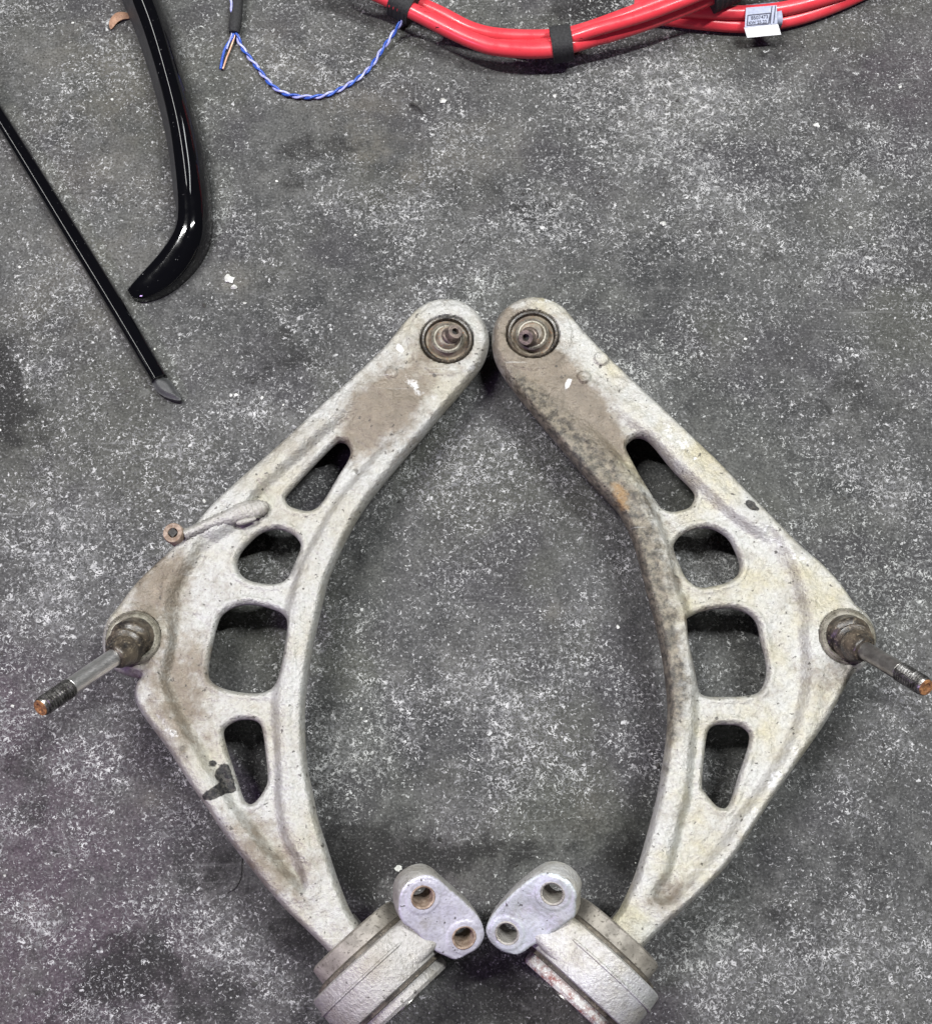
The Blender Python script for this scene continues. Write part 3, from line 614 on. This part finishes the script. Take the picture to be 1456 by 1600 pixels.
# cast lug with a rusty square-holed sleeve on the left arm
lug = spl([tuple(aw(x, y, dz)) + (wd, ht) for x, y, dz, wd, ht in [(288, 837, .0005, .0036, .0042), (300, 832, .000, .0034, .0044), (318, 824, -.0005, .0036, .0044), (344, 813, -.001, .0042, .0044), (362, 807, -.001, .0052, .0044), (380, 800, -.001, .0064, .0046), (397, 797, -.002, .0060, .0040), (410, 793, -.003, .0050, .0034), (419, 790, -.004, .0024, .0020)]], 6)
def lugsec(i, t):
    return [(lug[i, 3] * math.cos(2 * math.pi * k / 20) + 0.0006 * math.sin(i * 1.7 + k * 2.3), lug[i, 4] * math.sin(2 * math.pi * k / 20) + 0.0005 * math.sin(i * 2.1 + k)) for k in range(20)]
link('sensor_lug', mesh(*sweep(lug[:, :3], lugsec)), M_cast, armL, 180)
link('sensor_lug_roll', mesh(*tube(spl([aw(370, 818, .0005), aw(382, 815, .0008), (aw(400, 810, 0.0))], 5), [.0010, .0019, .0018, .0010], 12)), M_cast, armL)
sc = aw(278.5, 839, -0.006); sl = armL
e = link('rusty_sleeve', mesh(*lathe(sc, (-0.08, -0.05, 1), [(0.0062, 0.0), (0.0064, 0.0105), (0.0058, 0.0116), (0.0032, 0.0114), (0.0028, 0.0105), (0.0027, 0.002)], 28)), M_rustpale, armL)
link('square_hole', mesh(*lathe(sc + np.array([-0.0008, -0.0005, 0.0117]), (-0.08, -0.05, 1), [(0.0, 0), (0.0031, 0.00005)], 4)), M_grit, e)

# ------------------------------------------------------------------ gloss black trims
def curved_trim():
    t = thing('curved_trim', 'thick curved gloss black trim piece with hooked end, beside the thin strip', 'trim')
    S = [((166, -80), (186, -80), (226, -80)), ((178, -40), (196, -40), (238, -40)), ((190, 0), (207, 0), (251, 0)), ((209, 42), (222, 38), (269, 45)), ((232, 108), (243, 104), (290, 118)), ((255, 192), (264, 187), (312, 197)),
         ((266, 250), (273, 248), (323, 250)), ((271, 300), (278, 298), (330, 300)), ((276, 331), (279, 330), (332, 345)), ((273, 359), (275, 358), (327, 382)), ((252, 394), (253, 393), (304, 420)),
         ((224, 425), (225, 424), (264, 455)), ((206, 445), (207, 444), (226, 468)), ((199, 453), (200, 453), (207, 464))]
    hb = [.026, .026, .026, .026, .026, .026, .025, .024, .022, .020, .016, .012, .009, .006]
    rows = []
    for (l, b, r), h in zip(S, hb): rows.append(np.concatenate([at(*l, .0012), at(*b, h), at(*r, .006), [h]]))
    R = spl(rows, 8); nS = 22
    for _ in range(14): R[1:-1] = 0.25 * R[:-2] + 0.5 * R[1:-1] + 0.25 * R[2:]
    V = []; F = []; V2 = []; F2 = []
    for row in R:
        L, B, Rr, h = row[:3], row[3:6], row[6:9], row[9]
        for k in range(nS + 1):
            th = math.radians(122 * (1 - k / nS)); c0 = math.cos(math.radians(122)); s = (math.cos(th) - c0) / (1 - c0)
            p = B * (1 - s) + Rr * s
            p[2] = Rr[2] + (h - Rr[2]) / math.sin(math.radians(122)) * math.sin(th) ** 0.92
            V.append(p)
        for p, z in ((Rr, .001), (L, .001)):
            q = p.copy(); q[2] = z; V.append(q)
        q = B.copy(); q[2] -= .0002; V2 += [L.copy(), L * .5 + q * .5 + np.array([-.0006, 0, 0]), q, q + np.array([.0015, 0, -.004])]
    m = nS + 3; N = len(R)
    for i in range(N - 1):
        for k in range(m - 1): F.append((i * m + k, i * m + k + 1, (i + 1) * m + k + 1, (i + 1) * m + k))
        for k in range(3): F2.append((i * 4 + k, i * 4 + k + 1, (i + 1) * 4 + k + 1, (i + 1) * 4 + k))
    F.append(tuple((N - 1) * m + k for k in range(m)))
    link('gloss_face', mesh(V, F), M_gloss, t, 60); link('matte_edge', mesh(V2, F2), M_matte, t, 60)
def straight_trim():
    t = thing('trim_strip', 'thin straight gloss black trim strip with a grey end tab', 'trim')
    pts = [tuple(at(x, y, .002)) + (wd,) for x, y, wd in [(-90, 40, 9.5), (-40, 119, 10), (8, 196, 10.8), (60, 280, 11.6), (115, 370, 12.4), (158, 440, 12.6), (202, 513, 12.4), (251, 596, 12)]]
    P = spl(pts, 10)
    sec0 = [(-1, -.10), (-1, .25), (-.90, .52), (-.62, .68), (0, .80), (.40, .84), (.75, .78), (.92, .55), (1, .25), (1, -.10)]
    sec0 = [tuple(p) for p in spl(sec0, 3)]
    link('gloss_face', mesh(*sweep(P[:, :3], lambda i, tt: [(-a * P[i, 3] * .00047 * -1, b * .0095 + .001) for a, b in sec0])), M_gloss, t, 50)
    ol = np.array([at(x, y, .003)[:2] for x, y in [(234, 588), (250, 590), (266, 596), (276, 610), (285, 627), (270, 626), (255, 620), (244, 610)]])
    V, F, _ = slab(spl(ol, 3, True), [], .0006, lambda P, do, dh: .0056 + .0022 * smooth(0, .0035, do), lambda P: np.full(len(P), .0012))
    link('end_tab', mesh(V, F), M_matte, t)
curved_trim(); straight_trim()

# ------------------------------------------------------------------ red cables
def cable(px, r, parent, name='cable', n=20):
    P = spl([at(x, y, z) for x, y, z in px], 10)
    return link(name, mesh(*tube(P, r, n)), M_red, parent, 180), P
tb = thing('cable_bundle', 'thick bundle of red cables bound with black tape, sagging across the top', 'cable')
A = [(500, -60, .030), (540, -30, .028), (585, -12, .026), (650, 20, .024), (735, 62, .022), (788, 76, .021), (862, 77, .021), (934, 58, .022), (957, 52, .023), (1023, 30, .026), (1098, 0, .030), (1160, -28, .033), (1230, -60, .035)]
B = [(540, -68, .018), (590, -35, .017), (640, -2, .016), (690, 22, .014), (738, 46, .013), (787, 56, .012), (862, 57, .012), (912, 47, .013), (1003, 14, .017), (1080, -16, .021), (1160, -52, .025)]
C_ = [(700, 44, .012), (800, 70, .010), (862, 68, .020), (930, 47, .031), (1000, 26, .036), (1050, 8, .039), (1110, -16, .042), (1180, -47, .044)]
cable(A, .0058, tb); cable(B, .0052, tb); cable(C_, .0046, tb)
def band(p0, p1, hw, hh, parent, mat=M_tape, name='tape_band', n=9):
    P = spl([at(*p0), (np.asarray(at(*p0)) + np.asarray(at(*p1))) / 2, at(*p1)], n)
    def sec(i, t):
        f = 1 + 0.02 * math.sin(i * 1.9)
        return [(hw * f * math.copysign(abs(math.cos(a)) ** .68, math.cos(a)), hh * f * math.copysign(abs(math.sin(a)) ** .68, math.sin(a))) for a in np.linspace(0, 2 * math.pi, 36, endpoint=False)]
    return link(name, mesh(*sweep(P, sec)), mat, parent, 50)
band((617, -4, .0215), (648, 13, .0200), .0118, .0118, tb)
band((861, 71, .0180), (893, 66, .0195), .0116, .0118, tb)
band((1106, -10, .030), (1146, -30, .033), .0125, .0150, tb)
t2 = thing('cable_pair', 'two red cables passing under the taped bundle, carrying a folded paper tag', 'cable')
D = [(990, 10, .012), (1040, 14, .013), (1100, 18, .0135), (1160, 20, .0138), (1222, 14, .0138), (1290, -3, .0138), (1350, -25, .0138), (1420, -60, .0138)]
E = [(990, 25, .0056), (1040, 29, .0056), (1090, 35, .0056), (1160, 40, .0056), (1215, 35, .0056), (1270, 21, .0056), (1335, -5, .0056), (1420, -48, .0056)]
cable(D, .0052, t2); cable(E, .0052, t2)
# folded tag round the pair
tg = thing('folded_tag', 'grey-blue printed paper tag with white flap wrapped round the red cable pair', 'tag')
a0 = at(1166, 29, .0128); a1 = at(1217, 24, .0128)
wrap = band((1166, 28, .0112), (1217, 23, .0112), .0092, .0062, tg, M_label, 'wrap', 7)
tu = (a1 - a0) / np.linalg.norm(a1 - a0); tv = np.cross([0, 0, 1], tu)
def tagp(x, y, z): return np.asarray(at(x, y, z))
def quad_plate(name, c4_, mat, parent, th=.0004):
    c4_ = [np.asarray(p) for p in c4_]; n = np.cross(c4_[1] - c4_[0], c4_[3] - c4_[0]); n /= np.linalg.norm(n)
    if n[2] < 0: n = -n
    V = c4_ + [p - n * th for p in c4_]; F = [(0, 1, 2, 3), (7, 6, 5, 4)] + [(i, i + 4, (i + 1) % 4 + 4, (i + 1) % 4) for i in range(4)]
    return link(name, mesh(V, F), mat, parent, 20)
panel = quad_plate('printed_panel', [tagp(1165, 12, .0208), tagp(1213, 8, .0208), tagp(1214, 37, .0170), tagp(1163, 43, .0170)], M_label, tg)
quad_plate('white_flap', [tagp(1162, 43, .0168), tagp(1215, 37.5, .0168), tagp(1220, 54, .0128), tagp(1167, 59, .0128)], M_white, tg)
pn = np.cross(tagp(1213, 8, .0208) - tagp(1165, 12, .0208), tagp(1163, 43, .0170) - tagp(1165, 12, .0208)); pn /= np.linalg.norm(pn); pn = pn if pn[2] > 0 else -pn
def panel_pt(x, y): return on_plane(x, y, tagp(1165, 12, .0208), pn) + pn * .00025
def text_on(body, x, y, x2, y2, size, mat, parent, pfun=panel_pt, nrm=None):
    nrm = pn if nrm is None else nrm
    cu_ = bpy.data.curves.new('t', 'FONT'); cu_.body = body; cu_.size = size; cu_.offset = 0.00004
    tmp = bpy.data.objects.new('t', cu_); COL.objects.link(tmp); dg = bpy.context.evaluated_depsgraph_get(); dg.update()
    me = bpy.data.meshes.new_from_object(tmp.evaluated_get(dg)); bpy.data.objects.remove(tmp)
    o = pfun(x, y); ex = pfun(x2, y2) - o; ex /= np.linalg.norm(ex); ey = np.cross(nrm, ex)
    me.transform(Matrix(((ex[0], ey[0], nrm[0], o[0]), (ex[1], ey[1], nrm[1], o[1]), (ex[2], ey[2], nrm[2], o[2]), (0, 0, 0, 1))))
    link('lettering', me, mat, parent, 180)
text_on('8507473', 1173, 31, 1196, 28.6, .0036, M_ink, panel)
text_on('KW 25.22', 1169, 38.5, 1194, 36, .0032, M_ink, panel)
def line_on(xa, ya, xb, yb, wd=.00035):
    a, b = panel_pt(xa, ya), panel_pt(xb, yb); d = (b - a) / np.linalg.norm(b - a); s = np.cross(pn, d) * wd
    link('printed_line', mesh([a - s, b - s, b + s, a + s], [(0, 1, 2, 3)]), M_ink, panel, 180)
for q in [(1168, 24, 1203, 20.5), (1168, 24, 1166.5, 40), (1203, 20.5, 1200, 37), (1166.5, 40, 1200, 37), (1205.5, 9.5, 1202.5, 37), (1211, 9, 1208, 36)]: line_on(*q)
fn = np.cross(tagp(1215, 37.5, .0168) - tagp(1162, 43, .0168), tagp(1167, 59, .0128) - tagp(1162, 43, .0168)); fn /= np.linalg.norm(fn); fn = fn if fn[2] > 0 else -fn

# ------------------------------------------------------------------ twisted wire with its black sleeve
tw = thing('twisted_wire', 'thin blue and lilac twisted wire pair looping from a black sleeve to the red bundle', 'wire')
sp_ = spl([at(376, -50, .006), at(373, -20, .006), at(371, 5, .006), at(369, 28, .0058), at(366, 52, .005)], 10)
link('black_sleeve', mesh(*tube(sp_, [.0040, .0041, .0040, .0044, .0042, .0045, .0045, .0046, .0036], 20)), M_tape, tw)
pathp = crop(140, 0, 2.6, [(598, 125), (606, 160), (622, 195), (680, 272), (740, 345), (800, 382), (880, 394), (960, 386), (1050, 345), (1130, 285), (1190, 200), (1235, 135), (1262, 95), (1285, 55), (1310, 10)])
zs = [.005, .004, .003, .0026, .0026, .0026, .0026, .0026, .0026, .003, .005, .009, .014, .02, .024]
TP = spl([tuple(at(x, y, z)) for (x, y), z in zip(pathp, zs)], 26)
dl = np.concatenate([[0], np.cumsum(np.linalg.norm(np.diff(TP, axis=0), axis=1))])
T = np.gradient(TP, axis=0); T /= np.linalg.norm(T, axis=1)[:, None]
S = np.cross(T, [0, 0, 1.0]); S /= np.linalg.norm(S, axis=1)[:, None]; Nn = np.cross(S, T)
for ph, mt in ((0, M_blue), (math.pi, M_lilac)):
    th = dl / 0.0165 * 2 * math.pi + ph
    H = TP + (S * np.cos(th)[:, None] + Nn * np.sin(th)[:, None]) * 0.00092
    link('strand', mesh(*tube(H, .00088, 9)), mt, tw, 180)
f0 = lambda L: [at(320 + x / 12.13, y / 12.13, z) for x, y, z in L]
link('cut_end', mesh(*tube(spl(f0([(560, 620, .0045), (520, 720, .004), (400, 900, .003), (345, 1080, .0025), (305, 1310, .002)]), 8), .00105, 9)), M_blue, tw, 180)
link('cut_end', mesh(*tube(spl(f0([(520, 610, .005), (505, 690, .0045), (455, 830, .0042), (420, 930, .0040)]), 8), .0006, 8)), M_lilac, tw, 180)
link('cut_end', mesh(*tube(spl(f0([(580, 640, .004), (540, 780, .003), (470, 970, .0022), (410, 1120, .0020), (350, 1310, .0018)]), 8), .00075, 9)), M_copper, tw, 180)
link('side_strand', mesh(*tube(spl(f0([(480, -300, .009), (490, -60, .010), (510, 60, .010), (505, 190, .009), (530, 260, .0075)]), 8), .0009, 9)), M_lilac, tw, 180)

# ------------------------------------------------------------------ small things lying on the floor
ol = np.array([at(x, y, .002)[:2] for x, y in crop(140, 0, 2.6, [(80, 95), (92, 72), (118, 56), (160, 52), (170, 68), (140, 80), (118, 95), (90, 122)])])
V, F, _ = slab(spl(ol, 4, True), [], .0007, lambda P, do, dh: .0022 + .0016 * np.sin((P[:, 0] - ol[0, 0]) * 260) + .0006 * smooth(0, .003, do), lambda P: .0016 + .0016 * np.sin((P[:, 0] - ol[0, 0]) * 260))
tag(link('dry_leaf', mesh(V, F), M_leaf), 'brown dry leaf scrap beside the curved black trim', 'leaf')
tag(link('black_shaving', mesh(*tube(spl([at(640, 162, .0012), at(646, 163, .003), at(653, 167, .0034), at(661, 176, .0012)], 6), [.0003, .0009, .0008, .0003], 8)), M_grit), 'small curled black shaving on open floor below the red bundle', 'shaving')
def lump(name, px, py, r, mat, label, cat, seed, flat=.5, group=None):
    import bmesh
    bm = bmesh.new(); bmesh.ops.create_icosphere(bm, subdivisions=2, radius=1); rr = np.random.RandomState(seed)
    ks = [(rr.randn(3), rr.rand() * 6) for _ in range(6)]
    c = at(px, py, 0)
    for v in bm.verts:
        f = 1 + sum(.13 * math.sin(3 * float(np.dot(k, v.co)) + p) for k, p in ks)
        v.co = Vector((c[0] + v.co.x * r * f, c[1] + v.co.y * r * f * .8, max(.0003, r * flat * .7 + v.co.z * r * flat * f)))
    me = bpy.data.meshes.new('m'); bm.to_mesh(me); bm.free()
    o = link(name, me, mat, None, 60); return tag(o, label, cat, group)
lump('white_crumb', 358, 437, .0034, M_chip, 'largest white crumb, right of the hooked end of the curved black trim', 'crumb', 1, .4)
lump('white_crumb', 366, 449, .0022, M_chip, 'small white crumb just below the largest one', 'crumb', 2, .5)
lump('white_chip', 1275, 196, .0020, M_chip, 'small white chip near the upper right, below the cable pair', 'chip', 3, .4)
lump('white_chip', 1036, 350, .0021, M_chip, 'small oval white chip on open floor above the right arm', 'chip', 4, .4)
lump('white_chip', 622, 1357, .0023, M_chip, 'ragged white chip beside the left mounting ear', 'chip', 5, .3)
lump('white_chip', 692, 158, .0026, M_chip, 'small white chip right of the curled black shaving', 'chip', 6, .4)
lump('white_chip', 313, 218, .0022, M_chip, 'tiny white chip close to the right side of the curved trim', 'chip', 8, .4)
tag(link('hair_fibre', mesh(*tube(spl([at(x, y, .0008) for x, y in crop(0, 1250, 3.236, [(1225, 290), (1222, 350), (1215, 400), (1190, 445), (1150, 470)])], 6), .00022, 6)), M_grit), 'fine dark fibre on the floor beside the lower edge of the left arm', 'fibre')
# loose grit: uncountable
V = []; F = []
ico = [(0, 0, 1), (.89, 0, .45), (.28, .85, .45), (-.72, .53, .45), (-.72, -.53, .45), (.28, -.85, .45), (.7, .5, -.3), (-.3, .85, -.3), (-.9, 0, -.3), (-.3, -.85, -.3), (.7, -.5, -.3)]
icf = [(0, 1, 2), (0, 2, 3), (0, 3, 4), (0, 4, 5), (0, 5, 1), (1, 6, 2), (2, 6, 7), (2, 7, 3), (3, 7, 8), (3, 8, 4), (4, 8, 9), (4, 9, 5), (5, 9, 10), (5, 10, 1), (1, 10, 6)]
def grit(n, r0, r1, name, mat, label):
    V = []; F = []
    for _ in range(n):
        x, y = rng.uniform(-.36, .36), rng.uniform(-.42, .42); r = r0 + (r1 - r0) * rng.rand() ** 3; a = rng.uniform(.5, 1.3); th = rng.uniform(0, 6.28); b = len(V)
        for p in ico:
            q = np.array(p) * (1 + .25 * rng.randn(3)) * r; xx = q[0] * a; yy = q[1]
            V.append((x + xx * math.cos(th) - yy * math.sin(th), y + xx * math.sin(th) + yy * math.cos(th), max(q[2] * .5 + r * .15, .0001)))
        F += [tuple(b + k for k in f) for f in icf]
    o = link(name, mesh(V, F), mat, None, 30); o['label'] = label; o['category'] = 'grit'; o['kind'] = 'stuff'
grit(170, .0004, .0014, 'white_grit', M_chip, 'fine white grit scattered over the concrete')
grit(240, .0005, .0016, 'dark_grit', M_grit, 'fine black grit scattered over the concrete')

scene.render.engine = 'CYCLES'
scene.cycles.samples = 128
scene.cycles.max_bounces = 5; scene.cycles.diffuse_bounces = 2; scene.cycles.glossy_bounces = 3; scene.cycles.caustics_reflective = False; scene.cycles.caustics_refractive = False
